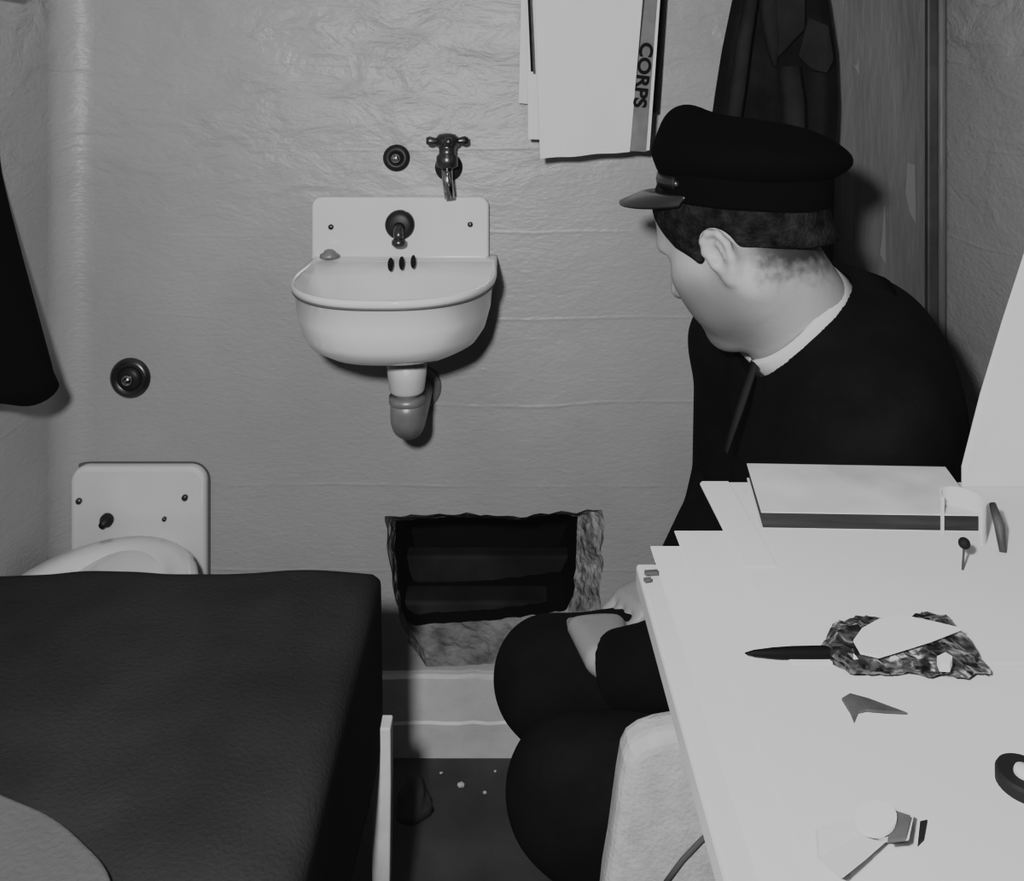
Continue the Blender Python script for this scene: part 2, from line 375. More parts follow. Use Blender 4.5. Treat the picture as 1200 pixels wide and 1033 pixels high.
# darker panel and strip in the right-hand corner
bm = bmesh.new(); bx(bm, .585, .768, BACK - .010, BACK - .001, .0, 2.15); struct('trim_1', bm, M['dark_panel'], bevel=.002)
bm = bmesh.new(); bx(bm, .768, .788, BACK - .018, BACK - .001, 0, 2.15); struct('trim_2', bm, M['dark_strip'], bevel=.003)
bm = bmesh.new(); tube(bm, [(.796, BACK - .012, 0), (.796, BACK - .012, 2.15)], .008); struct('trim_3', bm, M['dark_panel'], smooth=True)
for k, (a, b, c, d) in enumerate(((1057, 1072, 190, 262), (1030, 1037, 240, 310), (1000, 1006, 65, 88))):
    pts = [P(a + 6, c, BACK - .010), P(b, c + 4, BACK - .010), P(b + 1, d, BACK - .010), P(b - 6, d - 12, BACK - .010), P(a + 4, (c + d) / 2, BACK - .010)]
    o = obj('paint_chip', prism(bmesh.new(), pts, (0, -.0006, 0)), mat('chip_%d' % k, .16, .6), bpy.data.objects['trim_1'])

# ================================================================== SINK
SX = -.176
t = thing('wash_basin', 'white enamel wall-hung wash basin with high back plate', 'sink', (SX, BACK, .9))
zt = CAMZ - (231 - CY) / F * 1.53; zr = CAMZ - .293
bx0, bx1 = P(365, 0, 1.53).x, P(573, 0, 1.53).x
pts = [Vector((x, BACK, z)) for x, z in round_rect(bx0, bx1, zr - .05, zt, .018, (0, 0, 1, 1))]
obj('back_plate', prism(bmesh.new(), pts, (0, -.022, 0)), M['enamel'], t, bevel=.006, seg=3)
def D(s, z, yb, w=.165, yc=1.40, fr=.203, n=40):
    r = [Vector((SX - w * s, yb, z))]
    for k in range(n + 1):
        a = math.pi * k / n; c, q = math.cos(a), math.sin(a)
        r.append(Vector((SX - w * s * math.copysign(abs(c) ** .8, c), yc - (fr * s) * q ** .9 - (1 - s) * 0, z)))
    r.append(Vector((SX + w * s, yb, z))); return r
YB = BACK - .004
bm = bmesh.new()
rings = [D(.30, zr - .118, YB), D(.52, zr - .116, YB), D(.72, zr - .110, YB), D(.84, zr - .097, YB), D(.90, zr - .080, YB), D(.945, zr - .050, YB), D(.968, zr - .014, YB)]
rings += [D(.992, zr - .0105, YB), D(1.0, zr - .006, YB), D(.994, zr - .001, YB), D(.975, zr - .0005, YB - .02)]
rings += [D(.955, zr - .005, YB - .045), D(.92, zr - .03, YB - .055), D(.82, zr - .07, YB - .075), D(.66, zr - .10, YB - .10), D(.35, zr - .112, YB - .12)]
loft(bm, rings); obj('bowl', bm, M['enamel'], t, smooth=True)
# dark line under the rolled rim
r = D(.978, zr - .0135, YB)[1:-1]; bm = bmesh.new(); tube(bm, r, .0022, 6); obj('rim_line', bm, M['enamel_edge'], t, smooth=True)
# push spout on the plate
c = P(469, 263, 1.528); bm = bmesh.new(); lathe(bm, c, (0, -1, 0), [(0, .0265), (.008, .0265), (.013, .024), (.016, .016)]); o = obj('spout_flange', bm, M['rust'], t, smooth=True)
bm = bmesh.new(); tube(bm, [c + Vector((0, -.012, -.004)), c + Vector((0, -.024, -.006)), c + Vector((.001, -.034, -.012)), c + Vector((.002, -.038, -.022))], [.011, .010, .009, .0085])
lathe(bm, c + Vector((.002, -.038, -.020)), (0, 0, -1), [(0, .009), (.003, .0125), (.010, .0125), (.013, .009)], 18); obj('spout', bm, M['darkmetal'], o, smooth=True)
for px, w in ((458, .0065), (471, .0062), (484.5, .006)):
    c = P(px, 308 + (471 - px) * .12, 1.478); bm = bmesh.new()
    pts = [c + Vector((w * .75 * math.cos(a), 0, .0115 * math.sin(a))) for a in [2 * math.pi * k / 20 for k in range(20)]]
    obj('overflow_slot', prism(bm, pts, (0, -.006, 0)), M['slot'], t)
for px, py in ((388, 266), (551, 263)):
    bm = bmesh.new(); lathe(bm, P(px, py, 1.528), (0, -1, 0), [(0, .005), (.003, .005), (.005, .003)], 14); obj('bolt', bm, M['darkmetal'], t, smooth=True)
c = P(386, 299, 1.50); bm = bmesh.new(); lathe(bm, c + Vector((0, 0, -.004)), (0, 0, 1), [(0, .017), (.005, .017), (.009, .010), (.012, .009), (.014, .005)], 22); obj('stopper_plug', bm, M['trapmetal'], t, smooth=True)
# waste pipe
wx = P(477, 0, 1.36).x; yy = 1.36
bm = bmesh.new(); lathe(bm, (wx, yy, zr - .13), (0, 0, -1), [(0, .033), (.03, .031), (.052, .028), (.056, .026)], 28); obj('tail_pipe', bm, M['pipe'], t, smooth=True)
zb = zr - .186
bm = bmesh.new(); lathe(bm, (wx, yy, zb + .004), (0, 0, -1), [(0, .021), (.012, .021)], 24)
lathe(bm, (wx, yy, zb - .006), (0, 0, -1), [(0, .029), (.010, .029), (.012, .0275)], 28); obj('slip_nut', bm, M['trapmetal'], t, smooth=True)
bm = bmesh.new(); tube(bm, [(wx, yy, zb - .012), (wx, yy, zb - .03)] + [(wx, yy + .028 - .028 * math.cos(a), zb - .03 - .028 * math.sin(a)) for a in [math.radians(q) for q in range(15, 91, 15)]] + [(wx, BACK + .01, zb - .058)], .027, 24)
lathe(bm, (wx, BACK - .012, zb - .058), (0, 1, 0), [(0, .03), (.004, .04), (.012, .042)], 24)
obj('trap', bm, M['trapmetal'], t, smooth=True)

# wall fittings above the basin
t = thing('push_button_valve', 'round dark push button on the wall above the basin', 'button', P(465, 185, BACK))
c = P(465, 185, BACK); bm = bmesh.new(); lathe(bm, c, (0, -1, 0), [(0, .0245), (.006, .0245), (.011, .019), (.012, .013), (.009, .012)]); obj('flange', bm, M['rust'], t, smooth=True)
bm = bmesh.new(); lathe(bm, c + Vector((0, -.009, 0)), (0, -1, 0), [(0, .0085), (.010, .0085), (.013, .006), (.014, .002)], 20); obj('button', bm, M['chrome'], t, smooth=True)

t = thing('water_tap', 'chrome water tap with cross handle over the basin back plate', 'tap', P(526, 190, BACK))
c = P(526, 196, BACK); bm = bmesh.new(); lathe(bm, c, (0, -1, 0), [(0, .0255), (.006, .025), (.010, .018), (.012, .012)]); obj('flange', bm, M['rust'], t, smooth=True)
q = P(524, 190, 1.50); bm = bmesh.new()
tube(bm, [c + Vector((0, -.006, 0)), (q.x, 1.50, q.z - .004)], .011)
zz = q.z
lathe(bm, (q.x, 1.50, zz - .012), (0, 0, 1), [(0, .010), (.004, .019), (.022, .019), (.027, .0145), (.034, .0145), (.037, .0155), (.043, .0155)], 24)
obj('tap_body', bm, M['darkmetal'], t, smooth=True)
bm = bmesh.new(); lathe(bm, (q.x, 1.50, zz + .027), (0, 0, 1), [(0, .015), (.003, .021), (.016, .020), (.022, .015), (.024, .006)], 24)
for a in (0, 90, 180, 270):
    dx, dy = math.cos(math.radians(a + 8)), math.sin(math.radians(a + 8)); p0 = Vector((q.x, 1.50, zz + .037))
    tube(bm, [p0 + Vector((dx, dy, 0)) * .01, p0 + Vector((dx, dy, .02)) * .022, p0 + Vector((dx, dy, .02)) * .031, p0 + Vector((dx, dy, .02)) * .037], [.006, .006, .0085, .006])
obj('cross_handle', bm, M['darkmetal'], t, smooth=True)
bm = bmesh.new(); b = P(527, 233, 1.49); tube(bm, [(q.x, 1.497, zz - .006), (q.x + .001, 1.492, zz - .03), (b.x, 1.488, b.z)], [.010, .0095, .009]); obj('nozzle', bm, M['chrome'], t, smooth=True)

# ================================================================== TOILET
t = thing('toilet', 'white enamel toilet against the back wall behind the dark blanket', 'toilet', (-.645, BACK, 0))
pts = [Vector((x, BACK, z)) for x, z in round_rect(P(82, 0, BACK - .02).x, P(241, 0, BACK - .02).x, .30, P(0, 547, BACK - .02).z, .03, (0, 0, 1, 1), 8)]
bm = prism(bmesh.new(), pts, (0, -.022, 0)); obj('back_plate', bm, M['enamel'], t, bevel=.008, seg=3)
pts = [Vector((x, BACK, z)) for x, z in round_rect(P(81, 0, BACK).x - .003, P(243, 0, BACK).x + .006, .30, P(0, 543, BACK).z + .003, .034, (0, 0, 1, 1), 8)]
obj('gasket', prism(bmesh.new(), pts, (0, -.006, 0)), M['enamel_edge'], t)
for px, py, r in ((93, 587, .0055), (217, 583, .0055), (193, 608, .004)):
    bm = bmesh.new(); lathe(bm, P(px, py, BACK - .022), (0, -1, 0), [(0, r), (.004, r), (.006, r * .6)], 14); obj('bolt', bm, M['darkmetal'], t, smooth=True)
c = P(126, 609, BACK - .022); bm = bmesh.new(); lathe(bm, c, (0, -1, 0), [(0, .012), (.006, .012), (.010, .008), (.022, .006)], 18); obj('seat_stud', bm, M['rust'], t, smooth=True)
def bowl_ring(s, z, c=(-.643, 1.30)):
    return [Vector((c[0] + .158 * s * math.cos(a), c[1] + .205 * s * math.sin(a), z)) for a in [2 * math.pi * k / 40 for k in range(40)]]
bm = bmesh.new(); loft(bm, [bowl_ring(.5, 0), bowl_ring(.46, .1), bowl_ring(.55, .2), bowl_ring(.85, .31), bowl_ring(.97, .37), bowl_ring(1, .40), bowl_ring(1, .412), bowl_ring(.96, .418), bowl_ring(.78, .415), bowl_ring(.72, .39), bowl_ring(.5, .26)])
obj('bowl', bm, M['enamel'], t, smooth=True)
bm = bmesh.new()
rings = []
for k in range(9):
    u = k / 8; y = BACK - .02 - u * .16; w = .066 + .06 * u; zc = .398 + .016 * math.sin(u * 3)
    rings.append([Vector((-.640 + w * math.cos(a), y, .36 + (zc - .36) * math.sin(a))) for a in [math.pi * j / 16 for j in range(17)]] + [Vector((-.640 - w, y, .33)), Vector((-.640 + w, y, .33))])
loft(bm, rings); obj('flush_horn', bm, M['enamel'], t, smooth=True)

t = thing('flush_button', 'round chrome flush button on the wall above the toilet plate', 'button', P(153, 443, BACK))
c = P(153, 443, BACK) + Vector((0, .002, 0)); bm = bmesh.new(); lathe(bm, c, (0, -1, 0), [(0, .037), (.004, .037), (.010, .032), (.012, .026), (.007, .022)], 36); obj('flange', bm, M['darkmetal'], t, smooth=True)
bm = bmesh.new(); lathe(bm, c + Vector((0, -.006, 0)), (0, -1, 0), [(0, .022), (.004, .021), (.008, .014)], 28); obj('inner_ring', bm, M['rust'], t, smooth=True)
bm = bmesh.new(); lathe(bm, c + Vector((0, -.012, 0)), (0, -1, 0), [(0, .010), (.008, .010), (.012, .006), (.013, .001)], 20); obj('button', bm, M['chrome'], t, smooth=True)

# ================================================================== TOWELS
t = thing('hanging_towel', 'white folded towel with a lettered grey border hanging above the man\'s cap visor', 'towel', P(690, -60, BACK))
def cloth_panel(pxs, d, th, wob=.003, seed=0, dtop=None):
    """pxs: outline corners TL,TR,BR,BL in picture terms at distance d"""
    TL, TR, BR, BL = [P(x, y, d) for x, y in pxs]; nx, nz = 16, 24; bm = bmesh.new(); g = {}
    for side in (0, 1):
        for i in range(nx + 1):
            for j in range(nz + 1):
                u, v = i / nx, j / nz
                q = TL.lerp(TR, u).lerp(BL.lerp(BR, u), v)
                w = math.sin(u * 9 + seed) * wob * v + mnoise.noise((u * 3 + seed, v * 2, 0)) * wob
                g[side, i, j] = bm.verts.new((q.x, d + w + (th if side else 0), q.z + mnoise.noise((u * 4, seed, 2)) * .002 * v))
    for s in (0, 1):
        for i in range(nx):
            for j in range(nz): bm.faces.new((g[s, i, j], g[s, i + 1, j], g[s, i + 1, j + 1], g[s, i, j + 1]))
    for i in range(nx):
        bm.faces.new((g[0, i, 0], g[0, i + 1, 0], g[1, i + 1, 0], g[1, i, 0])); bm.faces.new((g[0, i, nz], g[0, i + 1, nz], g[1, i + 1, nz], g[1, i, nz]))
    for j in range(nz):
        bm.faces.new((g[0, 0, j], g[0, 0, j + 1], g[1, 0, j + 1], g[1, 0, j])); bm.faces.new((g[0, nx, j], g[0, nx, j + 1], g[1, nx, j + 1], g[1, nx, j]))
    return bm
obj('fold', cloth_panel([(612, -60), (772, -60), (766, 130), (608, 121)], 1.525, .012, .001, 1), M['towel'], t, smooth=False)
obj('fold', cloth_panel([(617, -60), (764, -60), (757, 168), (619, 163)], 1.478, .012, .001, 4), M['towel'], t)
obj('fold', cloth_panel([(625, -60), (758, -60), (738, 178), (633, 186)], 1.430, .012, .001, 7), M['towel'], t)
obj('border_band', cloth_panel([(762, -60), (775, -60), (757, 178), (737, 177)], 1.432, .008, .0005, 2), M['band'], t)
obj('border_edge', cloth_panel([(775, -60), (778, -60), (761, 176), (757, 177)], 1.433, .006, .0005, 2), M['towel'], t)
obj('painted_shadow', cloth_panel([(760, -60), (784, -60), (771, 132), (748, 132)], 1.500, .018, .0005, 2), M['ink_and_shadow'], t)  # black panel standing in for the shadow beside the towel
obj('fold_shadow', prism(bmesh.new(), [P(617.5, -20, 1.4275), P(620.5, -20, 1.4275), P(625, 84, 1.4275), P(622, 84, 1.4275)], (0, .004, 0)), M['ink_and_shadow'], t)  # shadow of the towel fold, modelled as a black sliver
cu = bpy.data.curves.new('lettering', 'FONT'); cu.body = 'CORPS'; cu.size = .037; cu.extrude = .0006; cu.offset = .0012; cu.space_character = 1.0
cu.align_x = 'LEFT'; cu.align_y = 'CENTER'
tmp = bpy.data.objects.new('tmp', cu); COL.objects.link(tmp); bpy.context.view_layer.update()
me = bpy.data.meshes.new_from_object(tmp.evaluated_get(bpy.context.evaluated_depsgraph_get())); bpy.data.objects.remove(tmp)
a, b = P(757.5, 50, 1.4298), P(748.5, 126, 1.4298); dirv = (b - a).normalized()
xs = [v.co.x for v in me.vertices]; scl = (b - a).length / (max(xs) - min(xs))
up = Vector((0, -1, 0)).cross(dirv).normalized()
for v in me.vertices:
    q = a + dirv * ((v.co.x - min(xs)) * scl) + up * (v.co.y * .82) + Vector((0, -1, 0)) * v.co.z; v.co = q
me.materials.clear(); me.materials.append(M['ink_and_shadow'])
lo = bpy.data.objects.new('lettering', me); COL.objects.link(lo); attach(lo, t)
# bar carrying the towel (above the picture)
t2 = thing('towel_bar', 'metal bar on the back wall carrying the white towel', 'rail', (.15, BACK, 1.47))
bm = bmesh.new(); zb_ = P(0, -58, 1.51).z; tube(bm, [(.02, 1.519, zb_), (.32, 1.519, zb_)], .007); obj('rail', bm, M['darkmetal'], t2, smooth=True)
for x in (.025, .315):
    bm = bmesh.new(); tube(bm, [(x, 1.519, zb_), (x, BACK, zb_)], .006); obj('bracket', bm, M['darkmetal'], t2, smooth=True)

# ================================================================== HANGING COAT (behind the man)
t = thing('hanging_coat', 'dark coat hanging on the back wall behind the seated man\'s cap', 'coat', P(915, -60, 1.46))
bm = bmesh.new(); rings = []
keys = [(-70, 890, 950), (-35, 873, 966), (0, 862, 974), (60, 850, 983), (120, 841, 985), (180, 834, 982), (300, 830, 980), (440, 836, 972)]
for i in range(37):
    y = -70 + 510 * i / 36
    for (ya, la, ra), (yb, lb, rb) in zip(keys, keys[1:]):
        if ya <= y <= yb: u = (y - ya) / (yb - ya); l = la + (lb - la) * u; r = ra + (rb - ra) * u; break
    A, B = P(l, y, 1.46), P(r, y, 1.46); c = (A + B) / 2; w = (B.x - A.x) / 2; ring = []
    for k in range(72):
        a = 2 * math.pi * k / 72; g = min(1, (y + 70) / 200)
        fold = 1 + g * (.10 * math.sin(7 * a + 1.2) + .07 * math.sin(13 * a + y * .004) + .05 * mnoise.noise((a * 3, y * .01, 0)))
        dep = .062 * (.55 + .45 * g)
        ring.append(Vector((c.x + w * math.cos(a) * (1 + .02 * math.sin(9 * a)), min(1.538, 1.475 + dep * math.sin(a) * fold), c.z)))
    rings.append(ring)
loft(bm, rings); obj('body', bm, M['coat'], t, smooth=True)
def strip(pxs, w, d, th=.006):
    bm = bmesh.new(); pts = [P(x, y, d) for x, y in pxs]; rings = []
    for p, ww in zip(pts, w):
        rings.append([p + Vector((-ww, 0, 0)), p + Vector((-ww * .3, -th, 0)), p + Vector((ww * .5, -th, 0)), p + Vector((ww, 0, 0)), p + Vector((0, th, 0))])
    loft(bm, rings); return bm
obj('lapel', strip([(900, -20), (902, 20), (906, 50), (908, 78)], [.016, .017, .014, .004], 1.412), M['coat2'], t, smooth=True)
obj('lapel', prism(bmesh.new(), [P(905, -20, 1.408), P(945, -20, 1.408), P(944, 34, 1.408), P(918, 62, 1.408), P(908, 72, 1.408), P(905, 30, 1.408)], (0, .010, 0)), M['coat2'], t, bevel=.003)
obj('lapel', prism(bmesh.new(), [P(948, 20, 1.41), P(972, 30, 1.412), P(978, 70, 1.418), P(970, 86, 1.412), P(952, 82, 1.41), P(936, 66, 1.408)], (0, .010, 0)), M['coat2'], t, bevel=.003)
obj('sleeve', strip([(925, 78), (930, 120), (931, 165), (930, 240)], [.020, .022, .022, .021], 1.412, .012), M['coat2'], t, smooth=True)
obj('sleeve', strip([(882, -10), (872, 50), (864, 110), (855, 170)], [.012, .014, .015, .015], 1.415, .01), M['coat2'], t, smooth=True)
t = thing('coat_peg', 'metal peg on the back wall holding the dark coat', 'hook', P(920, -75, BACK))
c = P(920, -72, BACK); bm = bmesh.new(); tube(bm, [c, c + Vector((0, -.10, 0)), c + Vector((0, -.12, .02))], [.008, .007, .009]); obj('hook', bm, M['darkmetal'], t, smooth=True)
bm = bmesh.new(); lathe(bm, c, (0, -1, 0), [(0, .02), (.006, .02)], 20); obj('plate', bm, M['darkmetal'], t)

# dark garment hanging on the left wall
t = thing('hanging_garment', 'black garment hanging at the left edge, above the toilet\'s left side', 'garment', (-SIDE, 1.28, 1.3))
bm = bmesh.new(); rings = []
for i in range(25):
    u = i / 24; z = 1.36 - u * (1.36 - .742); x_edge = -.797 + .31 * max(0, 1.09 - z)
    ring = []
    for k in range(28):
        a = -math.pi / 2 + math.pi * k / 27
        wob = 1 + .05 * math.sin(5 * a + 2) * u
        ring.append(Vector((-.803 + (x_edge + .803) * max(math.cos(a), 0) ** .6 * wob, 1.30 + .07 * (.4 + .6 * u) * math.sin(a) * wob, z + (.008 * math.sin(a * 4 + .6) if i == 24 else 0))))
    rings.append(ring)
loft(bm, rings); obj('cloth', bm, M['garment'], t, smooth=True)
bm = bmesh.new(); tube(bm, [(-SIDE, 1.30, 1.355), (-.75, 1.30, 1.355), (-.735, 1.30, 1.375)], [.007, .007, .009]); ho = obj('wall_hook', bm, M['darkmetal'], None, smooth=True); tag(ho, 'metal hook holding the black garment on the left wall', 'hook')

# ================================================================== COT, BLANKETS
BX0, BX1, BY0, BY1, BZ = -.80, -.152, .22, 1.05, .614
t = thing('cot', 'narrow cot along the left wall with pale metal leg', 'bed', (-.48, .6, 0))
obj('mattress', box(BX0 + .012, BX1 - .02, BY0, BY1 - .02, .455, BZ - .012), M['mattress'], t, bevel=.03, seg=4)
bm = bmesh.new(); bx(bm, BX0 + .01, BX1 - .02, BY0, BY1 - .03, .42, .455); obj('frame', bm, M['sheet'], t, bevel=.004)
for x, y in ((BX1 + .003, BY1 - .012), (BX0 + .03, BY1 - .03), (BX1 - .03, BY0 + .03), (BX0 + .03, BY0 + .03)):
    bm = bmesh.new(); loft(bm, [[Vector((x + s * w, y + q * w, z)) for s, q in ((-1, -1), (1, -1), (1, 1), (-1, 1))] for z, w in ((.43, .012), (.36, .0125), (.25, .011), (.1, .005), (0, .004))])
    obj('leg', bm, M['sheet'], t, bevel=.002)
# blanket: top plus hanging right side and far end, one draped sheet
def drape():
    bm = bmesh.new(); th = .010; drop = .200; r = .02
    us, vs = [], []
    NU, NV = 110, 110
    Lu = (BX1 - BX0) + drop; Lv = (BY1 - BY0) + drop; g = {}
    for side in (0, 1):
        off = 0 if side == 0 else -th
        for i in range(NU + 1):
            for j in range(NV + 1):
                su = Lu * i / NU; sv = Lv * j / NV
                W, H = BX1 - BX0, BY1 - BY0; rc = .022
                def prof1(u, w):          # arc length u -> (horizontal, drop) over a rounded edge at w
                    f0 = w - rc; La = rc * math.pi / 2
                    if u <= f0: return u, 0.0, 0.0
                    if u <= f0 + La:
                        a = (u - f0) / rc; return f0 + rc * math.sin(a), rc * (1 - math.cos(a)), a
                    return w, rc + (u - f0 - La), math.pi / 2
                hx, dx_, ax_ = prof1(su, W); hy, dy_, ay_ = prof1(sv, H)
                x = BX0 + hx; y = BY0 + hy; dz = max(dx_, dy_)
                flatness = math.cos(ax_) * math.cos(ay_)
                e = mnoise.noise((x * 6, y * 5, 3)) * .008 + mnoise.noise((x * 15, y * 15, 9)) * .003 + .003 * math.sin(x * 22 + 1)
                z = BZ - dz + (e + off) * flatness
                x += off * math.sin(ax_) + .003 * math.sin(y * 14) * min(1, dx_ / drop)
                y += off * math.sin(ay_) + .006 * math.sin(x * 16 + 1) * min(1, dy_ / drop)
                g[side, i, j] = bm.verts.new((x, y, z))
    for s in (0, 1):
        for i in range(NU):
            for j in range(NV): bm.faces.new((g[s, i, j], g[s, i + 1, j], g[s, i + 1, j + 1], g[s, i, j + 1]))
    for i in range(NU):
        for j in (0, NV): bm.faces.new((g[0, i, j], g[0, i + 1, j], g[1, i + 1, j], g[1, i, j]))
    for j in range(NV):
        for i in (0, NU): bm.faces.new((g[0, i, j], g[0, i, j + 1], g[1, i, j + 1], g[1, i, j]))
    return bm
o = obj('blanket', drape(), M['blanket'], smooth=True)
tag(o, 'dark wool blanket draped over the cot, hanging down its right side', 'blanket')
# lighter folded blanket at the near end of the cot
pts2 = []
rx, ry = -.36, .70
outline = [(-.795, .24), (-.262, .24), (-.266, .56), (-.284, .613), (-.325, .648), (-.368, .673), (-.43, .697), (-.795, .72)]
fine = outline[:2]
cv = [(-.262, .52)] + outline[2:7]
for k in range(1, len(cv) - 2):
    p0, p1, p2, p3 = [Vector(q) for q in cv[k - 1:k + 3]]
    for u in [q / 6 for q in range(6)]:
        fine.append(tuple(.5 * (2 * p1 + (p2 - p0) * u + (2 * p0 - 5 * p1 + 4 * p2 - p3) * u * u + (3 * p1 - p0 - 3 * p2 + p3) * u ** 3)))
outline = fine + outline[5:]
bm = bmesh.new(); prism(bm, [Vector((x, y, BZ + .011)) for x, y in outline], (0, 0, .006)); o = obj('folded_blanket', bm, M['fold'], bevel=.006, seg=3)
tag(o, 'lighter grey blanket with a rounded corner lying on the dark cot blanket', 'blanket')

# ================================================================== TABLE AND WHAT LIES ON IT
TZ = CAMZ - .41
tl = on_plane(745, 660, TZ)
t = thing('wall_table', 'pale tabletop fixed along the right wall, covered with papers', 'table', (.46, .5, TZ))
bm = bmesh.new(); bx(bm, tl.x, SIDE, .12, tl.y, TZ - .022, TZ); obj('tabletop', bm, M['table'], t, bevel=.003)
for y in (.2, .62):
    bm = bmesh.new(); tube(bm, [(SIDE - .01, y, TZ - .32), (.42, y, TZ - .028)], .011); tube(bm, [(SIDE - .012, y, TZ - .028), (.38, y, TZ - .028)], .009); obj('bracket', bm, M['darkmetal'], t, smooth=True)
TP = dict()
def pad(name, corner, h_top, th, y0, x1, label, m, cat='papers', rag=.0):
    z = CAMZ - h_top; c = on_plane(corner[0], corner[1], z)
    bm = bmesh.new(); bx(bm, c.x, x1, y0, c.y, z - th, z); o = obj(name, bm, m, bevel=.0012)
    return tag(o, label, cat, 'papers covering the tabletop')
pad('paper_sheet', (762, 640), .4085, .0015, .13, .78, 'pale sheet lying lowest on the tabletop, its far corner just past the table corner', M['paper'])
pad('paper_sheet', (790, 622), .407, .0015, .15, .77, 'pale sheet stepped in from the table edge, under the pen and wrapper', M['paper'])
pad('paper_pad', (820, 565), .4035, .0035, .60, .79, 'thick pale pad at the far end of the table, under the flat book', M['paper'])
z = CAMZ - .402
c0 = on_plane(822, 564, z); bm = bmesh.new(); bx(bm, c0.x, c0.x + .028, .72, c0.y, z - .0015, z); tag(obj('paper_strip', bm, M['paper'], bevel=.0005), 'narrow pale strip on the pad left of the flat book', 'paper')

# book
BTOP = CAMZ - .3870; BBOT = CAMZ - .4033
t = thing('book', 'flat pale book with dark page edges at the far end of the table', 'book', on_plane(1010, 600, BBOT))
A, B = on_plane(892, 600, BTOP), on_plane(1150, 604, BTOP); C_, D_ = on_plane(1108, 547, BTOP), on_plane(875, 543, BTOP)
q = [A, B, C_, D_]
obj('cover', prism(bmesh.new(), q, (0, 0, -.0012)), M['cover'], t, bevel=.001)
ins = [A + Vector((.002, .001, -.0012)), B + Vector((-.002, .001, -.0012)), C_ + Vector((-.002, -.002, -.0012)), D_ + Vector((.002, -.002, -.0012))]
obj('pages', prism(bmesh.new(), ins, (0, 0, BBOT - BTOP + .0024)), M['pages'], t)
obj('cover', prism(bmesh.new(), [p + Vector((0, 0, BBOT - BTOP + .0012)) for p in q], (0, 0, -.0012)), M['cover'], t, bevel=.001)
# rolled paper at the book's right end
t = thing('paper_curl', 'curled pale paper standing at the right end of the flat book', 'paper', on_plane(1150, 650, CAMZ - .39))
c = on_plane(1145, 640, CAMZ - .4034); bm = bmesh.new(); rr = .017; rings = []
for k in range(22):
    a = math.radians(-70 + 250 * k / 21); x, y = c.x - .002 + rr * math.cos(a), c.y + .02 + 1.2 * rr * math.sin(a)
    rings.append([Vector((x, y, c.z)), Vector((x, y, c.z + .034)), Vector((x + .0015 * math.cos(a), y + .0015 * math.sin(a), c.z + .034)), Vector((x + .0015 * math.cos(a), y + .0015 * math.sin(a), c.z))])
loft(bm, rings); obj('sheet', bm, M['paper'], t, smooth=False)
bm = bmesh.new(); tube(bm, [c + Vector((.016, -.012, .001)), c + Vector((.021, .002, .018)), c + Vector((.023, .016, .03))], [.003, .0045, .003], 10); obj('curl_shadow', bm, M['scrap'], t, smooth=True)  # dark tube standing in for the shade inside the curl
# pin standing near the curl
t = thing('pin', 'small dark-headed pin in front of the flat book\'s right corner', 'pin', on_plane(1127, 668, CAMZ - .395))
b0 = on_plane(1128, 668, CAMZ - .4034); hd = P(1130, 637, b0.y - .002); bm = bmesh.new(); tube(bm, [b0, hd], .0010, 8); obj('shaft', bm, M['darkmetal'], t)
bm = bmesh.new(); bmesh.ops.create_uvsphere(bm, u_segments=14, v_segments=8, radius=.0048, matrix=Matrix.Translation(hd)); obj('head', bm, M['disc'], t, smooth=True)

# pointed tool + crinkled wrapper
Z2 = CAMZ - .4069
a, b = on_plane(873, 766, Z2 + .006), on_plane(985, 765, Z2 + .006)
bm = bmesh.new(); tube(bm, [a.lerp(b, u) for u in (0, .1, .3, .5, .75, 1, 1.3)], [.0006, .0022, .0036, .0043, .0045, .0045, .0045], 14)
tag(obj('pointed_tool', bm, M['blade'], smooth=True), 'thin black pointed tool sticking out of the crinkled wrapper', 'tool')
t = thing('wrapper', 'crinkled dark and clear wrapper lying across the table papers', 'wrapper', on_plane(1065, 780, Z2))
bm = bmesh.new(); rings = []; w0 = on_plane(972, 784, Z2); w1 = on_plane(1146, 784, Z2)
random.seed(11)
for i in range(34):
    u = i / 33; x = w0.x + (w1.x - w0.x) * u
    tp = 768 - 22 * min(1, u / .16) - 10 * u + 3 * math.sin(u * 12)
    bt = 776 + 26 * min(1, u / .10)
    ya, yb = on_plane(0, bt, Z2).y, on_plane(0, tp, Z2).y; yc, hw = (ya + yb) / 2, (yb - ya) / 2
    hgt = .018 * min(1, .45 + u / .15) * (1 - .30 * u)
    ring = []
    for k in range(30):
        th_ = 2 * math.pi * k / 30; e = 1 + .20 * mnoise.noise((u * 9, math.cos(th_) * 2.2, math.sin(th_) * 2.2)) + .10 * mnoise.noise((u * 25, math.cos(th_) * 6, math.sin(th_) * 6))
        ring.append(Vector((x + .003 * mnoise.noise((u * 14, k * .7, 3)), yc + hw * math.cos(th_) * e, Z2 + .0005 + hgt * .5 * (1 + math.sin(th_)) * (e if math.sin(th_) > 0 else 1))))
    rings.append(ring)
loft(bm, rings); obj('film', bm, M['film'], t)
zz = Z2 + .0205
pl = [(1000, 752), (1010, 738), (1030, 727), (1055, 722), (1085, 728), (1128, 738), (1092, 752), (1060, 762), (1030, 771), (1008, 766)]
obj('white_patch', prism(bmesh.new(), [on_plane(x, y - 2, zz) for x, y in pl], (0, 0, -.002)), M['oval'], t, bevel=.0006)
obj('pale_patch', prism(bmesh.new(), [on_plane(x, y, zz - .004) for x, y in ((1108, 775), (1116, 780), (1113, 788), (1101, 787), (1098, 780))], (0, 0, .006)), M['oval'], t)

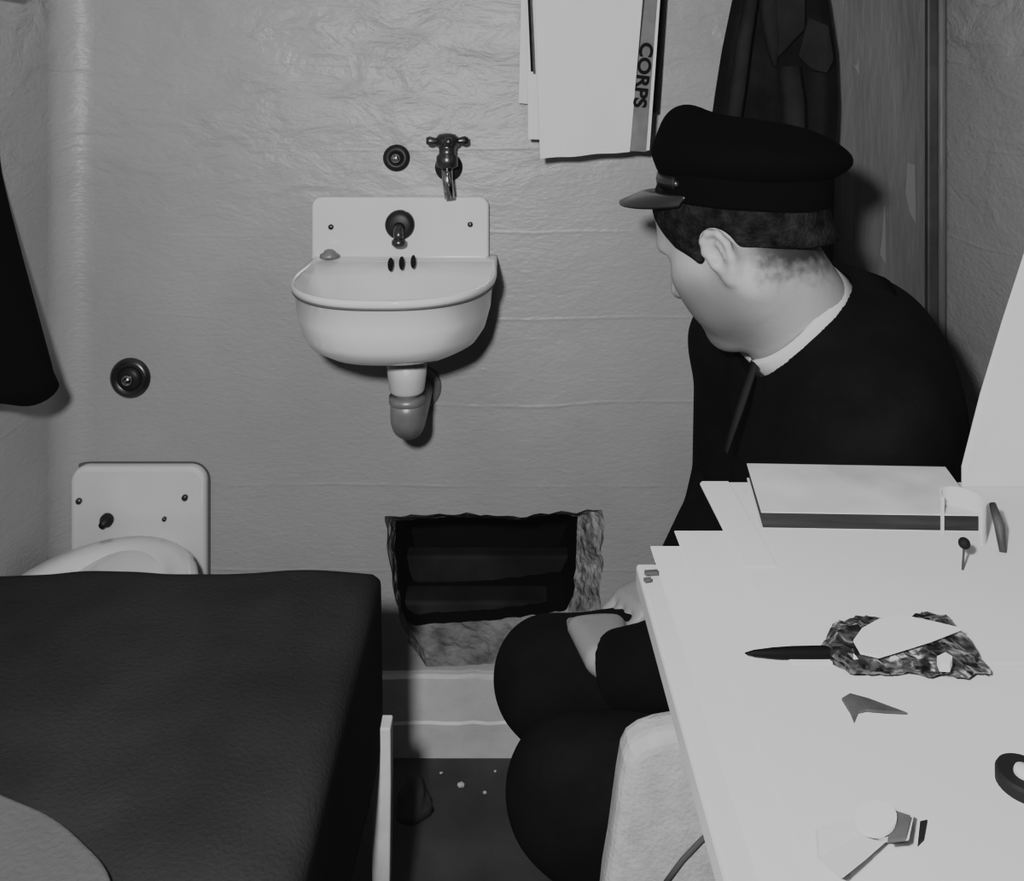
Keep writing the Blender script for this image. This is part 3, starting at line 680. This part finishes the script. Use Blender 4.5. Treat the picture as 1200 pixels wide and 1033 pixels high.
def flat(name, pl, z, th, m, label, cat, bev=.0004):
    bm = prism(bmesh.new(), [on_plane(x, y, z + th) for x, y in pl], (0, 0, -th)); return tag(obj(name, bm, m, bevel=bev), label, cat)
flat('scrap', [(986, 818), (996, 812), (1018, 818), (1045, 828), (1064, 835), (1040, 834), (1015, 832), (1006, 834), (1001, 846), (996, 834)], Z2, .002, M['scrap'], 'small dark wedge-shaped scrap on the papers below the wrapper', 'scrap')
t = thing('crumpled_packet', 'crumpled pale packet with a white oval near the table\'s near end', 'packet', on_plane(1005, 980, Z2))
pk = [(955, 972), (1000, 958), (1040, 946), (1068, 956), (1062, 986), (1035, 988), (1010, 1010), (985, 1030), (958, 1006)]
bm = bmesh.new(); top = []
base = [bm.verts.new(on_plane(x, y, Z2 + .0004)) for x, y in pk]
tops = [bm.verts.new(on_plane(x + 3, y - 1, Z2 + .010 + .003 * math.sin(i * 2.1))) for i, (x, y) in enumerate(pk)]
cc = bm.verts.new(on_plane(1008, 978, Z2 + .013)); n = len(pk)
for i in range(n):
    j = (i + 1) % n; bm.faces.new((base[i], base[j], tops[j], tops[i])); bm.faces.new((tops[i], tops[j], cc))
bm.faces.new(list(reversed(base))); obj('packet_body', bm, M['pack'], t)
obj('dark_panel', prism(bmesh.new(), [on_plane(x, y, Z2 + .0155) for x, y in ((1046, 949), (1067, 956), (1061, 982), (1040, 984))], (0, 0, -.002)), M['scrap'], t)
obj('oval_label', prism(bmesh.new(), [on_plane(1026 + 25 * math.cos(a), 958 + 20 * math.sin(a), Z2 + .018) for a in [2 * math.pi * k / 28 for k in range(28)]], (0, 0, -.002)), M['oval'], t)
flat('match_strip', [(1078, 962), (1087, 960), (1083, 982), (1075, 990)], Z2, .002, M['disc'], 'short dark strip right of the crumpled packet', 'strip')
flat('paper_scrap', [(990, 1010), (1060, 992), (1110, 1000), (1130, 1033), (1100, 1060), (1010, 1060)], Z2, .0006, M['paper'], 'white scrap of paper below the crumpled packet', 'paper')
t = thing('round_lid', 'round black lid on the table at the right edge', 'lid', on_plane(1199, 912, Z2))
c = on_plane(1201, 921, Z2); bm = bmesh.new(); lathe(bm, c, (0, 0, 1), [(0, .0155), (.006, .0155), (.008, .0145), (.007, .006)], 32); obj('rim', bm, M['disc'], t, smooth=False)
bm = bmesh.new(); lathe(bm, c + Vector((0, 0, .007)), (0, 0, 1), [(0, .0062), (.003, .005)], 24); obj('knob', bm, M['oval'], t, smooth=True)
flat('pencil_stub', [(755, 668), (771, 667), (771, 671), (755, 672)], TZ + .005, .002, M['scrap'], 'tiny dark stub at the far left corner of the papers', 'stub')
flat('splinter', [(754, 677), (763, 676), (763, 679), (754, 680)], TZ + .005, .002, M['scrap'], 'tiny dark splinter just below the stub at the table corner', 'splinter')
# large pale sheet propped at the right
d = .868
pts = [P(1128, 548, d), P(1150, 462, d - .002), P(1176, 376, d - .004), P(1204, 290, d - .006), P(1290, 300, d), Vector((.79, d, 1.03)), Vector((.79, d, CAMZ - .4034)), P(1140, 0, d) * 1]
pts[-1] = Vector((P(1128, 0, d).x, d, CAMZ - .4034))
o = obj('propped_sheet', prism(bmesh.new(), pts, (0, .003, 0)), M['paper'], bevel=.0008)
tag(o, 'large pale sheet standing upright at the right end of the table', 'paper')

# ================================================================== CHAIR below the table edge
t = thing('chair', 'pale cloth-covered chair with rounded back pushed under the table\'s left edge', 'chair', (.22, .6, 0))
d = .70
pts = [P(709, 1040, d), P(716, 1000, d), P(726, 925, d), P(731, 896, d), P(738, 882, d), P(752, 872, d), P(772, 865, d), P(795, 861, d)]
pr = [Vector((.40 - (p.x - .085) * .5, d, p.z)) for p in reversed(pts)]
bm = bmesh.new(); prism(bm, [Vector((p.x, p.y, p.z)) for p in pts] + pr + [Vector((.40, d, .46)), Vector((.075, d, .46))], (0, .035, 0)); obj('backrest', bm, M['cushion'], t, bevel=.012, seg=4, smooth=False)
sm = [P(862, 955, d - .001), P(845, 966, d - .001), P(822, 985, d - .001), P(800, 1008, d - .001), P(780, 1035, d - .001)]
bm = bmesh.new(); tube(bm, sm, .0022, 8); obj('seam', bm, M['seam'], t, smooth=True)
obj('seat', box(.09, .40, .36, .72, .43, .46), M['cushion'], t, bevel=.01, seg=3)
for x in (.115, .375):
    for y in (.385, .70): obj('leg', box(x - .015, x + .015, y - .015, y + .015, 0, .43), M['wood'], t, bevel=.003)

# ================================================================== SEAT the man sits on
t = thing('bench', 'low wooden bench under the seated man beside the right wall', 'bench', (.55, 1.08, 0))
obj('seat', box(.32, SIDE - .005, .93, 1.27, .320, .346), M['wood'], t, bevel=.004)
for x in (.50, .76):
    for y in (.95, 1.25): obj('leg', box(x - .015, x + .015, y - .015, y + .015, 0, .320), M['wood'], t, bevel=.003)

# ================================================================== THE MAN
man = thing('person', 'man in dark uniform and peaked cap sitting hunched, looking down to the left', 'person', (.45, 1.08, 0))
V = lambda *a: np.array(a, float)
yaw, pit = math.radians(38), math.radians(30)
fh = V(-math.cos(yaw), math.sin(yaw), 0); lf = V(-math.sin(yaw), -math.cos(yaw), 0); up = V(0, 0, 1)
hf = math.cos(pit) * fh - math.sin(pit) * up; hu = math.cos(pit) * up + math.sin(pit) * fh
HC = V(.297, 1.088, 1.016)
HS = .95
H = lambda f, l, u: HC + (hf * f + lf * l + hu * u) * HS
AX = (hf, lf, hu)
Nc = V(.378, 1.10, .905); nn = V(-.72, 0, .69); nb = V(.69, 0, .72)   # collar ring centre, neck direction, towards nape
shN, shF = V(.420, .965, .83), V(.350, 1.26, .83)
elN, elF = V(.270, .945, .570), V(.350, 1.315, .575)
wrN, wrF = V(.142, 1.040, .492), V(.262, 1.215, .515)
hipN, hipF, pel = V(.45, .985, .435), V(.45, 1.165, .435), V(.47, 1.075, .45)
knN, knF = V(.078, .975, .395), V(.062, 1.15, .405)
anN, anF = V(.30, .985, .09), V(.30, 1.14, .09)
chest = V(.43, 1.10, .75)

vb = Vol((-.06, .86, -.02), (.64, 1.40, 1.14), .0034)
# head
vb.ell(H(-.012, 0, .042), (.100, .076, .088), AX, .01)
vb.ell(H(.032, 0, -.032), (.062, .060, .088), AX, .03)
for s in (-1, 1):
    vb.cap(H(-.012, s * .046, -.060), H(.060, s * .014, -.104), .030, .022, .03)
    vb.ell(H(.058, s * .044, -.022), (.026, .022, .022), AX, .025)
    vb.ell(H(.05, s * .04, -.06), (.03, .024, .032), AX, .03)
vb.cap(H(.074, 0, -.106), H(.070, 0, -.100), .019, .022, .025)
vb.cap(H(.080, -.03, .026), H(.080, .03, .026), .013, .013, .02)
for s in (-1, 1): vb.ell(H(.100, s * .032, .004), (.020, .020, .014), AX, .014, 'sub')
for s in (-1, 1):
    vb.ell(H(.074, s * .031, .003), (.0125, .0135, .0125), AX, .003)
vb.cap(H(.090, 0, .012), H(.112, 0, -.032), .0075, .0115, .014)
for s in (-1, 1): vb.ell(H(.100, s * .013, -.036), (.012, .007, .008), AX, .006)
vb.ell(H(.086, 0, -.066), (.014, .024, .0075), AX, .008); vb.ell(H(.083, 0, -.078), (.014, .021, .0075), AX, .008)
vb.cap(H(.104, -.02, -.072), H(.104, .02, -.072), .003, .003, .004, 'sub')
# ears: shell, rolled rim, lobe
for s in (-1, 1):
    E = lambda f, l, u: H(-.002 + f, s * (.073 + l), -.018 + u)
    ax = (hf * .94 - hu * .3, lf * s * .9 - hf * .42, hu)
    vb.ell(E(-.006, .006, .0), (.019, .0065, .030), AX, .008)
    rim = [(.010, .004, -.006), (.013, .006, .012), (.007, .009, .026), (-.006, .012, .032), (-.019, .015, .026), (-.024, .015, .010), (-.020, .013, -.008), (-.011, .009, -.022), (-.002, .005, -.030)]
    for a, b in zip(rim, rim[1:]): vb.cap(E(*a), E(*b), .0046, .0046, .004)
    vb.ell(E(-.002, .005, -.030), (.009, .005, .009), AX, .006)
    vb.ell(E(-.002, .015, .001), (.010, .009, .016), AX, .003, 'sub')
    vb.cap(E(-.012, .012, .016), E(-.013, .012, -.006), .0032, .0035, .003)
    vb.ell(E(.008, .008, -.006), (.005, .005, .007), AX, .004)
# neck and body under the clothes
vb.cap(H(-.030, 0, -.045), Nc - nn * .05, .060, .070, .03)
vb.cap(H(.0, 0, -.075), Nc - nn * .03 - nb * .02, .045, .052, .03)
vb.ell(chest, (.10, .14, .17), None, .05); vb.ell(pel + V(-.01, 0, .06), (.10, .13, .12), None, .06)
for sh, el, wr in ((shN, elN, wrN), (shF, elF, wrF)):
    vb.cap(Nc - nn * .09, sh, .05, .05, .04); vb.cap(sh, el, .048, .038, .03); vb.cap(el, wr, .038, .026, .02)
for hp, kn, an in ((hipN, knN, anN), (hipF, knF, anF)):
    vb.cap(hp, kn, .064, .036, .03); vb.cap(kn, an, .036, .030, .02)
    vb.cap(an, an + V(-.15, 0, -.055), .028, .022, .02)
# hands: palm, four unequal bent fingers, thumb; resting on the far thigh, one over the other
def hand(w, fwd, side, dn, thumb_s):
    fwd = fwd / np.linalg.norm(fwd); side = side - fwd * (side @ fwd); side = side / np.linalg.norm(side); dn = np.cross(fwd, side) * (1 if np.dot(np.cross(fwd, side), dn) > 0 else -1)
    for q, r in ((-.026, .013), (-.009, .0145), (.009, .0145), (.026, .013)):
        vb.cap(w + side * q * .6, w + fwd * .075 + side * q, .0165, r, .012)
    for q, L in ((-.028, .062), (-.0095, .072), (.0095, .069), (.028, .054)):
        a = w + fwd * .078 + side * q; b = a + (fwd * .92 + dn * .35 + side * q * 1.5) * L * .42; c = b + (fwd * .6 + dn * .8) * L * .33; e = c + (fwd * .25 + dn * .97) * L * .25
        vb.cap(a, b, .0092, .0086, .004); vb.cap(b, c, .0086, .0078, .003); vb.cap(c, e, .0078, .0068, .003)
    a = w + fwd * .018 + side * thumb_s * .024; b = a + (fwd * .6 + side * thumb_s * .8 + dn * .2) * .036; c = b + (fwd * .9 + side * thumb_s * .25 + dn * .3) * .030; e = c + (fwd * .95 + dn * .3) * .022
    vb.cap(a, b, .013, .0105, .008); vb.cap(b, c, .0105, .0095, .004); vb.cap(c, e, .0095, .008, .003)
hand(wrF + V(-.015, -.005, -.012), V(-.88, -.42, -.20), V(.4, -.9, .1), V(0, 0, -1), 1)
hand(wrN + V(-.010, .018, .002), V(-.10, .99, -.10), V(.99, .10, 0), V(0, 0, -1), 1)
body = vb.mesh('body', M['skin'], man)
del vb

# hair: shell over the skull below the cap
vh = Vol((.12, .94, .90), (.46, 1.24, 1.14), .003)
vh.ell(H(-.014, 0, .040), (.105, .081, .093), AX, .005)
vh.cap(H(-.070, 0, .0), H(-.080, 0, -.045), .062, .045, .04)
for s in (-1, 1): vh.cap(H(.026, s * .067, .05), H(.020, s * .069, .012), .013, .008, .01)
vh.cut(H(.064, 0, .03), V(*(hf * .93 - hu * .36)), .01)       # forehead
# ears and cheeks stay bare: cut below a sloping hairline
n1 = V(.10, 0, -1.0); n1 = n1 / np.linalg.norm(n1)
vh.cut(V(.30, 1.03, 1.012), n1, .008)
for s in (-1, 1): vh.ell(H(-.004, s * .080, -.014), (.026, .022, .032), AX, .006, 'sub')
for s in (-1, 1): vh.cap(H(.036, s * .066, .022), H(.026, s * .0685, -.010), .012, .0065, .014)
vh.mesh('hair', M['hair'], man); del vh

# jacket
vj = Vol((.02, .84, .33), (.68, 1.42, 1.02), .004)
vj.ell(chest + V(.0, 0, -.02), (.125, .165, .20), None, .05)
vj.ell(V(.465, 1.10, .80), (.105, .15, .15), None, .06)
vj.ell(pel + V(-.005, 0, .08), (.125, .165, .155), None, .08)
vj.cap(Nc - nn * .075, Nc - nn * .045, .098, .090, .05)
for sh, el, wr in ((shN, elN, wrN), (shF, elF, wrF)):
    vj.cap(Nc - nn * .085 + nb * .015, sh, .066, .064, .07)
    vj.cap(sh, el, .064, .056, .04); vj.cap(el, wr, .056, .043, .02)
    dr = (wr - el) / np.linalg.norm(wr - el); vj.ell(wr + dr * .030, (.043, .043, .043), None, .012, 'sub')
vj.cap(V(.36, .975, .46), V(.25, 1.06, .49), .05, .035, .05); vj.cap(V(.40, 1.19, .47), V(.24, 1.21, .485), .045, .022, .04)
# sleeve creases
for e0, q in ((elN, .03), (elF, .03)):
    for k in range(3): vj.cap(e0 + V(-.06, -.03, .02 * k), e0 + V(.05, .02, .02 * k + .03), .004, .004, .02, 'sub')
# neck opening
vj.cap(Nc - nn * .065, Nc + nn * .18, .086, .102, .008, 'sub')
vj.mesh('jacket', M['jacket'], man); del vj

# trousers
vt = Vol((-.08, .86, .03), (.66, 1.30, .62), .005)
vt.ell(pel, (.125, .165, .105), None, .04)
for hp, kn, an in ((hipN, knN, anN), (hipF, knF, anF)):
    vt.cap(hp, kn, .088, .070, .04); vt.cap(kn, kn * .45 + an * .55, .066, .062, .03); vt.cap(kn * .45 + an * .55, an + V(.0, 0, -.012), .062, .054, .02)
    for k in range(3): vt.cap(kn + V(.10 + .03 * k, -.09, .07), kn + V(.13 + .02 * k, .09, .07), .003, .003, .012, 'sub')
vt.cut((0, 0, .362), V(0, 0, -1), .004) if False else None
vt.mesh('trousers', M['trousers'], man); del vt
for an, s in ((anN, -1), (anF, 1)):
    vs_ = Vol(an + V(-.26, -.08, -.10), an + V(.10, .08, .05), .005)
    vs_.cap(an + V(.02, 0, -.045), an + V(-.15, 0, -.052), .038, .037, .02); vs_.cap(an + V(-.08, 0, -.045), an + V(-.18, 0, -.058), .04, .03, .03); vs_.cap(an + V(0, 0, .0), an + V(.01, 0, -.05), .042, .04, .03)
    vs_.cut((0, 0, .002), V(0, 0, -1), .003); vs_.mesh('shoe', M['shoe'], man)

# shirt collar: tilted band round the neck
bm = bmesh.new(); rings = []
for k in range(49):
    a = math.radians(-158 + 316 * k / 48)      # 0 = nape
    c, s_ = math.cos(a), math.sin(a)
    rad = nb * (.082 * c) + V(0, 1, 0) * (.087 * s_)
    hgt = .025 + .002 * c
    p0 = Nc + rad - nn * .030; p1 = Nc + rad * .965 + nn * (hgt - .004)
    un = rad / np.linalg.norm(rad)
    rings.append([Vector(p0), Vector(p1), Vector(p1 + un * .004), Vector(p1 + un * .007 - nn * .006), Vector(p0 + un * .006)])
loft(bm, rings); obj('shirt_collar', bm, M['shirt'], man, smooth=True)
# coat collar and lapel
bm = bmesh.new(); rings = []
for k in range(41):
    a = math.radians(-135 + 270 * k / 40); c, s_ = math.cos(a), math.sin(a)
    rad = nb * (.093 * c) + V(0, 1, 0) * (.090 * s_); un = rad / np.linalg.norm(rad)
    p1 = Nc + rad * 1.02 + nn * (-.004 + .002 * c); p0 = Nc + rad * 1.25 - nn * (.046)
    rings.append([Vector(p1), Vector(p1 + un * .008), Vector(p0 + un * .006), Vector(p0 - un * .008)])
loft(bm, rings); obj('jacket_collar', bm, M['jacket'], man, smooth=True)
bm = bmesh.new(); l0, l1, l2 = Vector((.308, 1.035, .868)), Vector((.290, 1.03, .82)), Vector((.272, 1.035, .76))
rings = []
for p, w in ((l0, .0022), (l1, .0032), (l2, .0015)):
    rings.append([p + Vector((-w, .012, .002)), p + Vector((0, -.006, .002)), p + Vector((w, -.004, 0)), p + Vector((w, .012, 0))])
loft(bm, rings); obj('lapel', bm, M['coat2'], man, smooth=True)

# peaked cap
cap_up = V(.03, 0, 1.0); cap_up /= np.linalg.norm(cap_up); cf = fh - cap_up * (fh @ cap_up); cf /= np.linalg.norm(cf); cl = np.cross(cap_up, cf)
CC = V(.300, 1.085, 1.066)
def cap_ring(rf, rb, rl, h, sh=0, n=48, tilt=0):
    out = []
    for k in range(n):
        a = 2 * math.pi * k / n; c, s_ = math.cos(a), math.sin(a); r = rf if c > 0 else rb
        out.append(Vector(CC + cf * (r * c + sh) + cl * (rl * s_) + cap_up * (h + tilt * c)))
    return out
bm = bmesh.new()
loft(bm, [cap_ring(.099, .112, .086, -.004), cap_ring(.101, .114, .088, .0), cap_ring(.103, .116, .090, .034), cap_ring(.099, .110, .088, .046)])
capo = obj('peaked_cap', bm, M['cap'], man, smooth=True)
vc = Vol(CC + V(-.19, -.19, .0), CC + V(.19, .19, .16), .004)
ca = (cf, cl, cap_up)
vc.ell(CC + cf * .004 + cap_up * .058, (.106, .106, .042), ca, .01)
vc.ell(CC - cf * .045 + cap_up * .056, (.092, .100, .032), ca, .03)
vc.cap(CC + cf * .045 + cl * .02 + cap_up * .062, CC + cf * .062 + cl * .028 + cap_up * .094, .045, .012, .05)
vc.cap(CC + cf * .062 + cl * .028 + cap_up * .090, CC + cf * .050 - cl * .04 + cap_up * .084, .012, .012, .04)
vc.mesh('cap_crown', M['cap'], capo); del vc
# visor: curved crescent
bm = bmesh.new(); rings = []
for k in range(25):
    a = math.radians(-72 + 144 * k / 24); c, s_ = math.cos(a), math.sin(a); ext = .066 * max(0, math.cos(a * 1.2)) ** .7
    p0 = CC + cf * .099 * c + cl * .086 * s_ + cap_up * .004
    p1 = CC + cf * (.099 * c + ext) + cl * (.088 * s_ * (1 + .05 * c)) - cap_up * (.004 + .24 * ext) - cap_up * .012 * s_ * s_ * (ext / .066)
    th = cap_up * .003
    rings.append([Vector(p0 + th), Vector((p0 + p1) / 2 + cap_up * .004 + th), Vector(p1 + th), Vector(p1 - th * .3), Vector((p0 + p1) / 2 + cap_up * .001), Vector(p0 - th)])
loft(bm, rings); obj('visor', bm, M['visor'], capo, smooth=True)
bm = bmesh.new(); rings = []
for k in range(29):
    a = math.radians(-62 + 124 * k / 28); c, s_ = math.cos(a), math.sin(a)
    p = CC + cf * .105 * c + cl * .0915 * s_
    rings.append([Vector(p + cap_up * .012), Vector(p * 1 + cf * .002 * c + cap_up * .020), Vector(p + cap_up * .028), Vector(p - cf * .004 * c - cl * .004 * s_ + cap_up * .020)])
loft(bm, rings); obj('chin_strap', bm, M['capband'], capo, smooth=True)
for s_ in (-1, 1):
    a = math.radians(64 * s_); p = CC + cf * .105 * math.cos(a) + cl * .092 * math.sin(a) + cap_up * .020
    bm = bmesh.new(); bmesh.ops.create_uvsphere(bm, u_segments=12, v_segments=8, radius=.0045, matrix=Matrix.Translation(Vector(p))); obj('button', bm, M['darkmetal'], capo, smooth=True)

# ================================================================== FLOOR BITS
random.seed(3)
places = ['right of the cot leg, largest of them', 'nearest the baseboard, left of the biggest chip', 'nearest the man\'s knee by the baseboard', 'left of the man\'s knee, lower of two']
for (px, py, s), pl_ in zip(((540, 922, .010), (517, 907, .005), (580, 905, .0045), (568, 930, .006)), places):
    c = on_plane(px, py, 0); bm = bmesh.new(); bmesh.ops.create_icosphere(bm, subdivisions=1, radius=s * .6, matrix=Matrix.Translation(c + Vector((0, 0, s * .25))) @ Matrix.Diagonal((1.1, .9, .45, 1)))
    for v in bm.verts: v.co += Vector([random.uniform(-.12, .12) * s for _ in range(3)]); v.co.z = max(v.co.z, .0002)
    tag(obj('plaster_chip', bm, M['white_chip']), 'pale plaster chip on the floor ' + pl_, 'chip', 'plaster chips on the floor')
c = on_plane(484, 950, 0); bm = bmesh.new(); rings = []
for i in range(9):
    u = i / 8; h = .055 * (1 - u) ** .8; w = .030 * (.35 + .65 * u)
    rings.append([Vector((c.x + w * math.cos(a) * (1 + .2 * math.sin(3 * a + i)), c.y + w * math.sin(a), h if i < 8 else .0005)) for a in [2 * math.pi * k / 18 for k in range(18)]])
loft(bm, rings); tag(obj('rag', bm, M['grey'], smooth=True), 'dim grey rag on the floor beside the cot leg', 'rag')

for r_ in ROOTS:
    if '_org' in r_: del r_['_org']

# ================================================================== LIGHT, CAMERA
def area(name, loc, target, size, power, shape='DISK'):
    l = bpy.data.lights.new(name, 'AREA'); l.shape = shape; l.size = size; l.energy = power
    o = bpy.data.objects.new(name, l); COL.objects.link(o); o.location = loc
    o.rotation_euler = (Vector(target) - Vector(loc)).to_track_quat('-Z', 'Y').to_euler(); return o
pl = bpy.data.lights.new('flash', 'SPOT'); pl.energy = 72; pl.shadow_soft_size = .035; pl.spot_size = math.radians(140); pl.spot_blend = .6
fo = bpy.data.objects.new('flash', pl); COL.objects.link(fo); fo.location = (-.13, -.02, 1.33)
fo.rotation_euler = (Vector((.0, 1.5, .85)) - fo.location).to_track_quat('-Z', 'Y').to_euler()
area('ceiling_fill', (0, .35, 2.1), (0, .6, 0), .35, 1.2)  # added fill light that evens out the flash falloff, no visible lamp

w = bpy.data.worlds.new('world'); sc.world = w; w.use_nodes = True
w.node_tree.nodes['Background'].inputs[0].default_value = (.5, .5, .5, 1); w.node_tree.nodes['Background'].inputs[1].default_value = .03

cam = bpy.data.cameras.new('camera'); cam.sensor_width = 36; cam.sensor_fit = 'HORIZONTAL'; cam.lens = F / 1200 * 36
cam.shift_x = (600 - CX) / 1200; cam.shift_y = -(516.5 - CY) / 1200; cam.clip_start = .02
co = bpy.data.objects.new('camera', cam); COL.objects.link(co); co.location = (0, 0, CAMZ); co.rotation_euler = (math.pi / 2, 0, 0); sc.camera = co
sc.view_settings.view_transform = 'Standard'; sc.view_settings.look = 'None'; sc.view_settings.exposure = 0
# film response: highlights roll off to a soft grey-white
sc.view_settings.use_curve_mapping = True
cm = sc.view_settings.curve_mapping; cm.clip_max_x = 3; cm.clip_max_y = 1; cm.use_clip = True
c = cm.curves[3]
c.points[0].location = (0, 0.0015); c.points[1].location = (3, .56)
for x, y in ((.015, .009), (.05, .045), (.12, .122), (.25, .25), (.42, .40), (.65, .475), (1.1, .51)): c.points.new(x, y)
cm.update()
